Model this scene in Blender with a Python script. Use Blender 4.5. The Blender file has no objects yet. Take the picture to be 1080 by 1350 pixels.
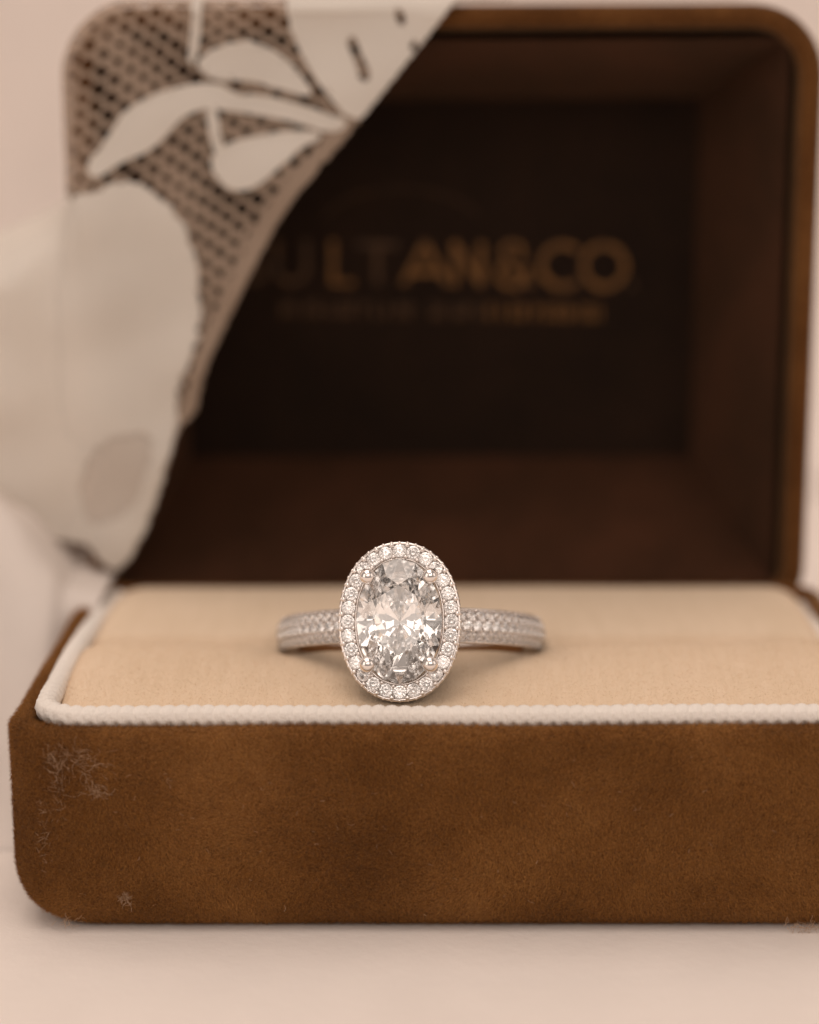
import bpy, math, random
import numpy as np
from mathutils import Matrix, Vector

random.seed(7)
rng = np.random.default_rng(11)
MM = 0.001                                   # everything below is written in millimetres
scene = bpy.context.scene
COL = scene.collection

# ------------------------------------------------------------------ camera
CAM = np.array([-0.83, -153.8, 69.4])
PITCH, YAW, ROLL, FPX = 0.235, -0.011, -0.005, 2900.0
FW = np.array([math.sin(YAW) * math.cos(PITCH), math.cos(YAW) * math.cos(PITCH), -math.sin(PITCH)])
RT = np.cross(FW, [0, 0, 1]); RT /= np.linalg.norm(RT)
UP = np.cross(RT, FW)
RT, UP = RT * math.cos(ROLL) + UP * math.sin(ROLL), UP * math.cos(ROLL) - RT * math.sin(ROLL)

def ray(px, py):
    return FW + RT * ((px - 540) / FPX) + UP * ((675 - py) / FPX)
def on_y(px, py, y):
    d = ray(px, py); return CAM + d * ((y - CAM[1]) / d[1])
def on_z(px, py, z):
    d = ray(px, py); return CAM + d * ((z - CAM[2]) / d[2])
def project(p):
    d = np.array(p) - CAM; k = d @ FW
    return 540 + FPX * (d @ RT) / k, 675 - FPX * (d @ UP) / k, k

cd = bpy.data.cameras.new("camera")
cam = bpy.data.objects.new("camera", cd); COL.objects.link(cam)
cd.sensor_fit = 'VERTICAL'; cd.sensor_height = 36.0; cd.lens = FPX / 1350 * 36.0
cd.clip_start = 0.005; cd.clip_end = 20.0
cam.matrix_world = Matrix(((RT[0], UP[0], -FW[0], CAM[0] * MM), (RT[1], UP[1], -FW[1], CAM[1] * MM),
                           (RT[2], UP[2], -FW[2], CAM[2] * MM), (0, 0, 0, 1)))
FOCUS_PLANE = 166.0
cd.dof.use_dof = True
cd.dof.focus_distance = FOCUS_PLANE * MM
cd.dof.aperture_fstop = cd.lens / 7.0        # an iris about 6 mm wide
scene.camera = cam

# ------------------------------------------------------------------ light: a white room with large diffusers, plus two added lamps
world = bpy.data.worlds.new("World"); scene.world = world; world.use_nodes = True
bg = world.node_tree.nodes["Background"]
bg.inputs["Color"].default_value = (1.0, 0.84, 0.735, 1); bg.inputs["Strength"].default_value = 0.31

def area(name, loc, target, size, power, color=(1.0, 0.84, 0.735)):
    l = bpy.data.lights.new(name, 'AREA'); l.shape = 'RECTANGLE'; l.size, l.size_y = size
    l.energy = power; l.color = color
    o = bpy.data.objects.new(name, l); COL.objects.link(o); o.location = loc
    o.rotation_euler = (Vector(target) - Vector(loc)).to_track_quat('-Z', 'Y').to_euler()
    return o
area("overhead_softbox", (-0.10, -0.02, 0.75), (0, 0.0, 0.0), (0.70, 0.55), 2.6)
area("window_softbox", (-0.75, -0.55, 0.42), (0, 0.0, 0.02), (0.60, 0.80), 1.5)
area("side_softbox", (0.80, -0.25, 0.40), (0, 0.0, 0.02), (0.50, 0.60), 0.7)
area("added_front_fill", (0.12, -0.85, 0.62), (0, 0.0, 0.02), (0.80, 0.45), 1.9)  # added fill from the camera side, brightens the centre stone
area("added_glint_lamp", (0.28, -0.42, 0.62), (0, 0.0, 0.02), (0.05, 0.05), 0.12, (1.0, 0.90, 0.80))  # added small source, put in only for glints in the facets

vs = scene.view_settings
vs.view_transform = 'Standard'; vs.look = 'None'; vs.exposure = 0.05; vs.gamma = 1.0
vs.use_curve_mapping = False
cy = scene.cycles
cy.use_denoising = True
cy.max_bounces = 24; cy.transmission_bounces = 24; cy.glossy_bounces = 10; cy.diffuse_bounces = 5
cy.transparent_max_bounces = 16
cy.caustics_refractive = False; cy.caustics_reflective = False
cy.sample_clamp_indirect = 6.0
cy.use_adaptive_sampling = False

# ------------------------------------------------------------------ helpers
ORIGIN = {}

def tag(o, label=None, category=None, group=None, kind=None):
    if label: o["label"] = label
    if category: o["category"] = category
    if group: o["group"] = group
    if kind: o["kind"] = kind
    return o

def attach(o, origin, parent):
    ORIGIN[o.name] = np.array(origin, float)
    base = ORIGIN[parent.name] if parent else np.zeros(3)
    if parent: o.parent = parent
    o.location = tuple((ORIGIN[o.name] - base) * MM)

def empty(name, origin):
    o = bpy.data.objects.new(name, None); COL.objects.link(o); o.empty_display_size = 0.005
    attach(o, origin, None); return o

def mesh_of(name, verts, faces, mat, smooth=True):
    m = bpy.data.meshes.new(name)
    m.from_pydata([tuple(v) for v in verts], [], [tuple(int(i) for i in f) for f in faces])
    m.validate(); m.update()
    if mat: m.materials.append(mat)
    if smooth: m.polygons.foreach_set("use_smooth", [True] * len(m.polygons))
    return m

def obj(name, verts, faces, mat, parent=None, origin=(0, 0, 0), smooth=True):
    v = (np.asarray(verts, float) - np.array(origin, float)) * MM
    o = bpy.data.objects.new(name, mesh_of(name, v, faces, mat, smooth)); COL.objects.link(o)
    attach(o, origin, parent); return o

def place(name, mesh, parent, loc, rot):
    o = bpy.data.objects.new(name, mesh); COL.objects.link(o)
    attach(o, loc, parent); o.rotation_euler = rot.to_euler(); return o

def grid_faces(nu, nv, cu=False, cv=False, off=0):
    f = []
    for i in range(nu if cu else nu - 1):
        for j in range(nv if cv else nv - 1):
            a, b = i, (i + 1) % nu; c, d = j, (j + 1) % nv
            f.append((off + a * nv + c, off + b * nv + c, off + b * nv + d, off + a * nv + d))
    return f

def smooth01(t):
    t = np.clip(t, 0, 1); return t * t * (3 - 2 * t)

def rrect(x0, x1, y0, y1, r, n=8, step=None):
    """rounded rectangle outline, counter-clockwise; r = radii (x0y0, x1y0, x1y1, x0y1)"""
    if not hasattr(r, '__len__'): r = (r,) * 4
    c = [(x0 + r[0], y0 + r[0], 180, r[0]), (x1 - r[1], y0 + r[1], 270, r[1]),
         (x1 - r[2], y1 - r[2], 0, r[2]), (x0 + r[3], y1 - r[3], 90, r[3])]
    pts = []
    for x, y, a, rr in c:
        for k in range(n + 1):
            t = math.radians(a + 90 * k / n); pts.append((x + rr * math.cos(t), y + rr * math.sin(t)))
    return np.array(pts)

def resample(pts, step, closed=True):
    P = np.array(pts); Q = np.vstack([P, P[:1]]) if closed else P
    L = np.r_[0, np.cumsum(np.linalg.norm(np.diff(Q, axis=0), axis=1))]
    n = max(8, int(round(L[-1] / step)))
    s = np.linspace(0, L[-1], n, endpoint=not closed)
    return np.stack([np.interp(s, L, Q[:, k]) for k in range(Q.shape[1])], 1), L[-1]

class Waves:
    """smooth cheap noise field"""
    def __init__(self, dim, n, scale, seed):
        r = np.random.default_rng(seed)
        self.k = r.normal(size=(n, dim)) / scale; self.p = r.uniform(0, 6.28, n)
    def __call__(self, P):
        return np.sin(np.asarray(P) @ self.k.T + self.p).mean(-1) * 1.6

# ------------------------------------------------------------------ materials
def new_mat(name):
    m = bpy.data.materials.new(name); m.use_nodes = True
    nt = m.node_tree; b = nt.nodes["Principled BSDF"]; return m, nt, b
def N(nt, t, **kw):
    n = nt.nodes.new(t)
    for k, v in kw.items(): setattr(n, k, v)
    return n
def noise(nt, scale, detail=4, rough=0.6, vec=None):
    n = N(nt, "ShaderNodeTexNoise"); n.inputs["Scale"].default_value = scale
    n.inputs["Detail"].default_value = detail; n.inputs["Roughness"].default_value = rough
    if vec: nt.links.new(vec, n.inputs["Vector"])
    return n
def ramp(nt, fac, stops):
    r = N(nt, "ShaderNodeValToRGB"); e = r.color_ramp.elements
    e[0].position, e[0].color = stops[0][0], (*stops[0][1], 1)
    e[1].position, e[1].color = stops[1][0], (*stops[1][1], 1)
    for p, c in stops[2:]:
        x = e.new(p); x.color = (*c, 1)
    nt.links.new(fac, r.inputs["Fac"]); return r
def bump(nt, height, dist, strength=1.0, normal=None):
    b = N(nt, "ShaderNodeBump"); b.inputs["Distance"].default_value = dist; b.inputs["Strength"].default_value = strength
    nt.links.new(height, b.inputs["Height"])
    if normal: nt.links.new(normal, b.inputs["Normal"])
    return b

def velvet(name, dark, mid, light, sheen, fine=2600, sheen_tint=(1, .75, .5)):
    m, nt, b = new_mat(name)
    tc = N(nt, "ShaderNodeTexCoord"); o = tc.outputs["Object"]
    n1 = noise(nt, 85, 4, 0.6, o); n2 = noise(nt, fine, 3, 0.7, o)
    mx = N(nt, "ShaderNodeMath", operation='MULTIPLY_ADD'); mx.inputs[1].default_value = 0.55
    nt.links.new(n2.outputs["Fac"], mx.inputs[0])
    sc = N(nt, "ShaderNodeMath", operation='MULTIPLY'); sc.inputs[1].default_value = 0.45
    nt.links.new(n1.outputs["Fac"], sc.inputs[0]); nt.links.new(sc.outputs[0], mx.inputs[2])
    r = ramp(nt, mx.outputs[0], [(0.36, dark), (0.64, light), (0.5, mid)])
    nt.links.new(r.outputs["Color"], b.inputs["Base Color"])
    b.inputs["Roughness"].default_value = 1.0; b.inputs["Specular IOR Level"].default_value = 0.05
    b.inputs["Sheen Weight"].default_value = sheen; b.inputs["Sheen Roughness"].default_value = 0.45
    b.inputs["Sheen Tint"].default_value = (*sheen_tint, 1)
    bp = bump(nt, n2.outputs["Fac"], 0.00025, 0.7); nt.links.new(bp.outputs["Normal"], b.inputs["Normal"])
    return m

M_velvet = velvet("brown_velvet", (.09, .034, .009), (.16, .063, .016), (.25, .110, .031), 0.25)
M_pile = velvet("brown_pile", (.155, .058, .014), (.30, .130, .034), (.48, .235, .075), 0.3, 5200)
M_lid = velvet("brown_velvet_lid_shaded", (.06, .023, .007), (.105, .043, .013), (.165, .074, .023), 0.2)  # the base's velvet; weaker light on its nap is put into the colour
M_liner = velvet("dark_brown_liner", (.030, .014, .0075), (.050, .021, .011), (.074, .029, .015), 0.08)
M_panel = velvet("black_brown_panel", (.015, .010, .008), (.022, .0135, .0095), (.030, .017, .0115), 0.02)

def cream_material():
    m, nt, b = new_mat("cream_velvet")
    tc = N(nt, "ShaderNodeTexCoord"); o = tc.outputs["Object"]
    mp = N(nt, "ShaderNodeMapping"); mp.inputs["Scale"].default_value = (1.0, 0.10, 0.10); nt.links.new(o, mp.inputs["Vector"])
    rows = noise(nt, 1500, 3, 0.6, mp.outputs["Vector"])
    fine = noise(nt, 4200, 2, 0.6, o); big = noise(nt, 140, 3, 0.5, o)
    add = N(nt, "ShaderNodeMath", operation='ADD'); nt.links.new(rows.outputs["Fac"], add.inputs[0]); nt.links.new(big.outputs["Fac"], add.inputs[1])
    hf = N(nt, "ShaderNodeMath", operation='MULTIPLY'); hf.inputs[1].default_value = 0.5; nt.links.new(add.outputs[0], hf.inputs[0])
    r = ramp(nt, hf.outputs[0], [(0.32, (.74, .58, .415)), (0.70, (.81, .645, .48))])
    nt.links.new(r.outputs["Color"], b.inputs["Base Color"])
    b.inputs["Roughness"].default_value = 1.0; b.inputs["Specular IOR Level"].default_value = 0.05
    b.inputs["Sheen Weight"].default_value = 0.15; b.inputs["Sheen Roughness"].default_value = 0.5
    b1 = bump(nt, rows.outputs["Fac"], 0.00014, 0.7); b2 = bump(nt, fine.outputs["Fac"], 0.00012, 0.6, b1.outputs["Normal"])
    nt.links.new(b2.outputs["Normal"], b.inputs["Normal"]); return m
M_cream = cream_material()

def cloth(name, col, weave=3500, transl=0.0, rough=0.9):
    m, nt, b = new_mat(name)
    tc = N(nt, "ShaderNodeTexCoord"); o = tc.outputs["Object"]
    n1 = noise(nt, weave, 3, 0.6, o); n2 = noise(nt, 90, 3, 0.5, o)
    r = ramp(nt, n2.outputs["Fac"], [(0.3, tuple(c * 0.94 for c in col)), (0.7, col)])
    nt.links.new(r.outputs["Color"], b.inputs["Base Color"])
    b.inputs["Roughness"].default_value = rough; b.inputs["Specular IOR Level"].default_value = 0.15
    bp = bump(nt, n1.outputs["Fac"], 0.00012, 0.6); nt.links.new(bp.outputs["Normal"], b.inputs["Normal"])
    if transl:
        t = N(nt, "ShaderNodeBsdfTranslucent"); nt.links.new(r.outputs["Color"], t.inputs["Color"])
        mx = N(nt, "ShaderNodeMixShader"); mx.inputs[0].default_value = transl
        nt.links.new(b.outputs[0], mx.inputs[1]); nt.links.new(t.outputs[0], mx.inputs[2])
        nt.links.new(mx.outputs[0], nt.nodes["Material Output"].inputs["Surface"])
    return m
M_cord = cloth("white_cord", (.86, .81, .755), 5000)
M_net = cloth("lace_net_thread", (.60, .47, .37), 4000, 0.25)
def sheer(m, amount):
    """fine open weave: part of the light passes between the threads"""
    nt = m.node_tree; out = nt.nodes["Material Output"]; src = out.inputs["Surface"].links[0].from_socket
    t = N(nt, "ShaderNodeBsdfTransparent"); mx = N(nt, "ShaderNodeMixShader"); mx.inputs[0].default_value = amount
    nt.links.new(src, mx.inputs[1]); nt.links.new(t.outputs[0], mx.inputs[2]); nt.links.new(mx.outputs[0], out.inputs["Surface"])
sheer(M_net, 0.50)
M_motif = cloth("lace_motif", (.87, .825, .765), 1300, 0.30)
sheer(M_motif, 0.07)
M_thin = cloth("lace_thin_ground", (.84, .77, .70), 1300, 0.3)
sheer(M_thin, 0.26)
M_thread = cloth("lace_cord_thread", (.90, .85, .78), 5000, 0.15)
M_cloth = cloth("white_cotton", (.83, .76, .71), 1500, 0.10)
M_table = cloth("white_table", (.86, .79, .74), 900, 0.0, 0.7)
M_back = cloth("white_backdrop", (.84, .76, .71), 600)
M_lint = cloth("pale_lint", (.62, .44, .30), 4000, 0.3)

def metal(name, col, rough):
    m, nt, b = new_mat(name)
    b.inputs["Metallic"].default_value = 1.0; b.inputs["Base Color"].default_value = (*col, 1); b.inputs["Roughness"].default_value = rough
    return m
M_gold = metal("white_gold", (.92, .87, .84), 0.12)
M_recess = metal("white_gold_recess_shaded", (.85, .80, .77), 0.25)  # same gold, darkened and rougher: shade between the stones put into the colour
M_goldb = metal("white_gold_polished", (.95, .90, .87), 0.05)

def foil():
    m, nt, b = new_mat("gold_foil")
    tc = N(nt, "ShaderNodeTexCoord"); n = noise(nt, 700, 4, 0.7, tc.outputs["Object"])
    r = ramp(nt, n.outputs["Fac"], [(0.35, (.085, .037, .008)), (0.66, (.25, .112, .024))])
    nt.links.new(r.outputs["Color"], b.inputs["Base Color"])
    b.inputs["Metallic"].default_value = 0.35; b.inputs["Roughness"].default_value = 0.55; return m
M_foil = foil()
def foil_worn():
    m, nt, b = new_mat("worn_gold_foil")
    tc = N(nt, "ShaderNodeTexCoord"); n = noise(nt, 700, 4, 0.7, tc.outputs["Object"])
    r = ramp(nt, n.outputs["Fac"], [(0.35, (.024, .012, .005)), (0.68, (.11, .047, .012))])
    nt.links.new(r.outputs["Color"], b.inputs["Base Color"])
    b.inputs["Metallic"].default_value = 0.2; b.inputs["Roughness"].default_value = 0.7; return m
M_foil_worn = foil_worn()

def diamond():
    m = bpy.data.materials.new("diamond"); m.use_nodes = True; nt = m.node_tree
    nt.nodes.remove(nt.nodes["Principled BSDF"])
    g = N(nt, "ShaderNodeBsdfGlass"); g.inputs["Color"].default_value = (1, 1, 1, 1)
    g.inputs["Roughness"].default_value = 0.0; g.inputs["IOR"].default_value = 2.417
    nt.links.new(g.outputs[0], nt.nodes["Material Output"].inputs["Surface"]); return m
M_dia = diamond()

# ------------------------------------------------------------------ box dimensions
HB = 15.9                    # height of the base
BW = 32.5                    # half width
BWR, LWR = 34.3, 33.3         # the same on the far side: base, lid
YH = 41.4                    # plane of the open lid's rim
HL = 51.8                    # height of the lid

# ------------------------------------------------------------------ setting
def build_table():
    xs = np.linspace(-700, 700, 71); ys = np.linspace(-420, 420, 61)
    w = Waves(2, 14, 60, 3)
    V = [(x, y, 0.0) for x in xs for y in ys]
    return tag(obj("table_surface", V, grid_faces(71, 61), M_table), kind="structure")
build_table()
def build_backdrop():
    xs = np.linspace(-600, 600, 161); zs = np.linspace(0, 420, 50)
    w = Waves(2, 10, 60, 5); w2 = Waves(2, 10, 28, 6)
    V = []
    for x in xs:
        for z in zs:
            fold = 9 * w((x, z * .35)) + 3.0 * w2((x, z * .3))
            V.append((x, 175 + fold + 0.05 * z + 60 * math.exp(-z / 12.0) * -0.4, z + 0.6))
    return tag(obj("backdrop", V, grid_faces(161, 50), M_back), kind="structure")
build_backdrop()

# ------------------------------------------------------------------ ring box
box = empty("ring_box", (0, YH / 2, 0))
tag(box, "open brown velvet ring box with cream cushion, white cord edging and gold lettering in lid", "ring box")

# base shell: stacked rounded rectangles, closing inwards at the top lip
def base_shell():
    rows = []
    def prof(z):      # inset at the bottom: a wide round along the sides, a tight one front and back
        rs, rf = 5.2, 2.7
        ix = rs - math.sqrt(max(0, rs * rs - (rs - z) ** 2)) if z < rs else 0
        iy = rf - math.sqrt(max(0, rf * rf - (rf - z) ** 2)) if z < rf else 0
        return ix, iy
    zs = [0.0, .05, .2, .45, .8, 1.2, 1.7, 2.3, 3.0, 3.8, 4.6, 5.4] + list(np.linspace(6.2, HB - .6, 12))
    for z in zs:
        ix, iy = prof(z)
        rows.append((ix, iy, z, 2.6))
    for t in np.linspace(15, 180, 9):
        a = math.radians(t); r = .72
        rows.append((r - r * math.cos(a), r - r * math.cos(a), HB - .6 + r * math.sin(a), 2.6 - r + r * math.cos(a)))
    rows += [(1.46, 1.46, HB - 1.6, 1.6), (1.5, 1.5, HB - 3.2, 1.6)]
    V = []; n = None
    w = Waves(3, 16, 5, 8); w2 = Waves(3, 20, 1.6, 9)
    for ix, iy, z, r in rows:
        o = rrect(-BW + ix, BWR - ix, iy, YH - .3 - iy, max(r, .8), 7)
        # add points along the long edges
        o, _ = resample(o, 0.8); 
        k = 230
        o, _ = resample(o, 1); L = np.vstack([o, o[:1]]); s = np.r_[0, np.cumsum(np.linalg.norm(np.diff(L, axis=0), axis=1))]
        t = np.linspace(0, s[-1], k, endpoint=False); o = np.stack([np.interp(t, s, L[:, 0]), np.interp(t, s, L[:, 1])], 1)
        n = k
        P = np.c_[o, np.full(k, z)]
        c = np.array([0, YH / 2]); 
        d = .12 * w(P) + .05 * w2(P)
        corner = np.exp(-(((np.abs(P[:, 0]) - BW) / 3.5) ** 2 + ((P[:, 1] - 0) / 3.5) ** 2))
        top = smooth01((z - 11) / 4.0)
        P[:, 2] += top * (.55 * corner + .18 * w(P * .6))
        q = P[:, :2] - c; q /= np.linalg.norm(q, axis=1)[:, None]
        P[:, :2] += q * d[:, None] * (z > .5)
        V.append(P)
    R = len(rows); V = np.vstack(V)
    F = grid_faces(R, n, False, True)
    V = np.vstack([V, [[0, YH / 2, 0.0]], [[0, YH / 2, HB - 3.2]]])
    for j in range(n):
        F.append((j, (j + 1) % n, len(V) - 2)); F.append(((R - 1) * n + (j + 1) % n, (R - 1) * n + j, len(V) - 1))
    F = [tuple(reversed(f)) for f in F]
    return V, F
bV, bF = base_shell()
base = obj("base", bV, bF, M_velvet, box, (0, YH / 2, 0))

def tri_sample(V, F, count, keep):
    T = []
    for f in F:
        for k in range(1, len(f) - 1): T.append((f[0], f[k], f[k + 1]))
    T = np.array(T); A, B, C = V[T[:, 0]], V[T[:, 1]], V[T[:, 2]]
    n = np.cross(B - A, C - A); ar = np.linalg.norm(n, axis=1) + 1e-12; n = n / ar[:, None]
    cen = (A + B + C) / 3; ok = keep(cen, n); ar = ar * ok
    idx = rng.choice(len(T), count, p=ar / ar.sum())
    u = rng.random(count); v = rng.random(count); s = u + v > 1; u[s] = 1 - u[s]; v[s] = 1 - v[s]
    P = A[idx] + (B[idx] - A[idx]) * u[:, None] + (C[idx] - A[idx]) * v[:, None]
    return P, n[idx]

def blades(name, P, n, length, width, lie, mat, parent, origin, seed, droop=(0, 0, -.35)):
    c = len(P); r = np.random.default_rng(seed)
    wx, wy, wz = Waves(3, 12, 3.4, seed + 1), Waves(3, 12, 3.4, seed + 2), Waves(3, 12, 3.4, seed + 3)
    d = np.stack([wx(P), wy(P), wz(P)], 1) * .9 + r.normal(size=(c, 3)) * .42 + np.array(droop)
    d -= n * (d * n).sum(1)[:, None]; d /= np.linalg.norm(d, axis=1)[:, None] + 1e-9
    lieamt = lie * (0.6 + 0.8 * r.random(c))[:, None]
    tip = n + d * lieamt; tip /= np.linalg.norm(tip, axis=1)[:, None]
    side = np.cross(tip, r.normal(size=(c, 3))); side /= np.linalg.norm(side, axis=1)[:, None] + 1e-9
    L = (length * (0.5 + r.random(c)))[:, None]
    root = P - n * .03
    V = np.empty((c * 3, 3)); V[0::3] = root - side * width / 2; V[1::3] = root + side * width / 2; V[2::3] = root + tip * L
    V = (V - np.array(origin)) * MM
    m = bpy.data.meshes.new(name); m.vertices.add(c * 3); m.vertices.foreach_set("co", V.ravel())
    m.loops.add(c * 3); m.loops.foreach_set("vertex_index", np.arange(c * 3)); m.polygons.add(c)
    m.polygons.foreach_set("loop_start", np.arange(0, c * 3, 3)); m.update(calc_edges=True); m.validate()
    m.materials.append(mat)
    o = bpy.data.objects.new(name, m); COL.objects.link(o); attach(o, origin, parent); return tag(o, kind="stuff")

P, n_ = tri_sample(bV, bF, 380000, lambda c, n: ((n[:, 1] < -.25) | ((c[:, 0] < -28) & (n[:, 0] < -.1)) | (n[:, 2] > .2)) & (c[:, 2] > .15) & ((c[:, 1] < 3) | (c[:, 0] < -29)))
blades("velvet_pile", P, n_, .48, .034, 1.6, M_pile, base, (0, YH / 2, 0), 21)

# lint and scuffs: thin pale curling hairs
def hairs(name, spots, mat, parent, origin):
    V = []; F = []
    r = random.Random(4)
    for cx, cz, sx, sz, count, ln in spots:
        for _ in range(count):
            x = r.gauss(cx, sx); z = r.gauss(cz, sz); a = r.uniform(0, 6.28); curl = r.gauss(0, .7); L = ln * r.uniform(.5, 1.5)
            pts = []; y = -.12
            for k in range(9):
                pts.append((x, y, z)); x += math.cos(a) * L / 8; z += math.sin(a) * L / 8; a += curl / 8 * 2 + r.gauss(0, .15); y += r.gauss(-.01, .03)
                y = min(-.08, max(-.5, y))
            w = r.uniform(.010, .018); o = len(V)
            for (px, py, pz) in pts:
                V += [(px - w, py, pz), (px + w * .3, py - w, pz + w), (px + w * .7, py, pz - w)]
            for k in range(8):
                for q in range(3):
                    F.append((o + k * 3 + q, o + k * 3 + (q + 1) % 3, o + k * 3 + 3 + (q + 1) % 3, o + k * 3 + 3 + q))
    return tag(obj(name, V, F, mat, parent, origin, False), kind="stuff")
def fz(px, py):
    p = on_y(px, py, 0.0); return p[0], p[2]
spots = []
for px, py, s1, s2, c, l in [(78, 1015, .35, 1.1, 14, 1.0), (112, 1008, .7, .5, 8, 1.2), (130, 1045, .45, .25, 7, 1.0), (95, 992, 1.0, .5, 4, 1.0),
                             (165, 1184, .28, .2, 26, .5), (1062, 1222, .8, .2, 22, .7), (222, 1024, .3, .2, 4, .5), (95, 1213, .5, .12, 18, .5),
                             (840, 1068, .1, .1, 3, .3), (330, 1080, 9, 4, 26, .35), (720, 1090, 14, 4, 40, .35)]:
    x, z = fz(px, py); spots.append((x, max(z, .35), s1, s2, c, l))
hairs("lint", spots, M_lint, base, (0, YH / 2, 0))
LP = []
for px, py, sx, sz, c in [(76, 1018, .35, 1.5, 95), (108, 1008, 1.1, .9, 65), (130, 1045, .5, .3, 60), (100, 990, 1.3, .6, 30), (166, 1184, .22, .12, 34), (1066, 1224, .7, .15, 60), (60, 1090, .3, 1.8, 40)]:
    x, z = fz(px, py); LP.append(np.stack([rng.normal(x, sx, c), np.full(c, -.05), np.minimum(np.maximum(rng.normal(z, sz, c), .4), HB - 1 - rng.random(c) * 1.6)], 1))
LP = np.vstack(LP)
blades("pale_nap", LP, np.tile([0, -1.0, 0], (len(LP), 1)), .75, .035, 1.8, M_lint, base, (0, YH / 2, 0), 25, (0, 0, .2))

# ------------------------------------------------------------------ cushion with the ring slot
PX0, PX1, PY0, PY1 = -BW + 2.9, BWR - 2.3, 2.45, YH - 1.0
RIDGE = 16.6
SLOT_X = -2.7
def cushion_height(x, y):
    fr = 1.75 * np.sin(np.pi / 2 * np.clip((y - PY0) / (RIDGE - 2.4 - PY0), 0, 1)) ** 0.9
    fr = fr - .5 * np.exp(-((np.abs(x - SLOT_X) - 10.2) / 2.2) ** 2) * smooth01((y - 11) / 5)      # pressed down where the band enters the slot
    back = .75 - .35 * smooth01((y - 32) / 9)
    hw = .30 + 5.2 * np.exp(-(np.abs(x - SLOT_X) / 9.5) ** 10)
    yc = RIDGE + hw
    top = np.where(y < yc, fr, back)
    edge = np.clip((np.abs(y - yc) - hw) / 2.2, -.6, 1)           # 1 away from the slot, falling inside
    drop = np.where(edge < 1, (1 - edge) ** 2 * (.10 + 2.10 * np.exp(-(np.abs(x - SLOT_X) / 9.6) ** 10)), 0)
    slotfade = smooth01((PX1 - 3 - np.abs(x)) / 9.0)
    z = top - drop * slotfade
    # rounded outer border
    dx = np.minimum(x - PX0, PX1 - x); dy = np.minimum(y - PY0, PY1 - y)
    r = 3.0
    qx, qy = np.clip(r - dx, 0, r), np.clip(r - dy, 0, r)
    dist = r - np.sqrt(qx ** 2 + qy ** 2)
    t = np.clip(dist / 2.6, 0, 1)
    return z - 1.5 * (1 - np.sqrt(1 - (1 - t) ** 2)), dist
def build_cushion():
    nx, ny = 190, 170
    xs = np.linspace(PX0, PX1, nx); ys = np.linspace(PY0, PY1, ny)
    X, Y = np.meshgrid(xs, ys, indexing='ij')
    # pull the corners of the sheet in to a rounded outline
    r = 3.0
    dx = np.minimum(X - PX0, PX1 - X); dy = np.minimum(Y - PY0, PY1 - Y)
    qx, qy = np.clip(r - dx, 0, r), np.clip(r - dy, 0, r); q = np.sqrt(qx ** 2 + qy ** 2); mxq = np.maximum(qx, qy)
    f = np.where(q > 0, mxq / np.maximum(q, 1e-9), 1)
    sx, sy = np.sign(X - (PX0 + PX1) / 2), np.sign(Y - (PY0 + PY1) / 2)
    X2 = X + np.where((qx > 0) & (qy > 0), -sx * (qx * f - qx), 0); Y2 = Y + np.where((qx > 0) & (qy > 0), -sy * (qy * f - qy), 0)
    Z, _ = cushion_height(X2, Y2)
    w = Waves(2, 14, 4.5, 31)
    Z = Z + .06 * w(np.stack([X2, Y2], -1)) + HB + .05
    V = np.stack([X2, Y2, Z], -1).reshape(-1, 3)
    F = grid_faces(nx, ny); per = [i * ny for i in range(nx)] + [(nx - 1) * ny + j for j in range(1, ny)] + [i * ny + ny - 1 for i in range(nx - 2, -1, -1)] + [j for j in range(ny - 2, 0, -1)]
    o = len(V); B = V[per].copy(); B[:, 2] = HB - 3.0; V = np.vstack([V, B]); m = len(per)
    for k in range(m): F.append((per[(k + 1) % m], per[k], o + k, o + (k + 1) % m))
    return V, F
cV, cF = build_cushion()
cushion = obj("cushion", cV, cF, M_cream, box, (0, YH / 2, HB - 3))
P, n_ = tri_sample(cV, cF, 120000, lambda c, n: (c[:, 1] < 22) & (c[:, 2] > HB - .8) & (n[:, 2] > .1))
blades("cushion_pile", P, n_, .15, .03, 1.2, M_cream, cushion, (0, YH / 2, HB - 3), 41, (0, -.5, 0))

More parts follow.
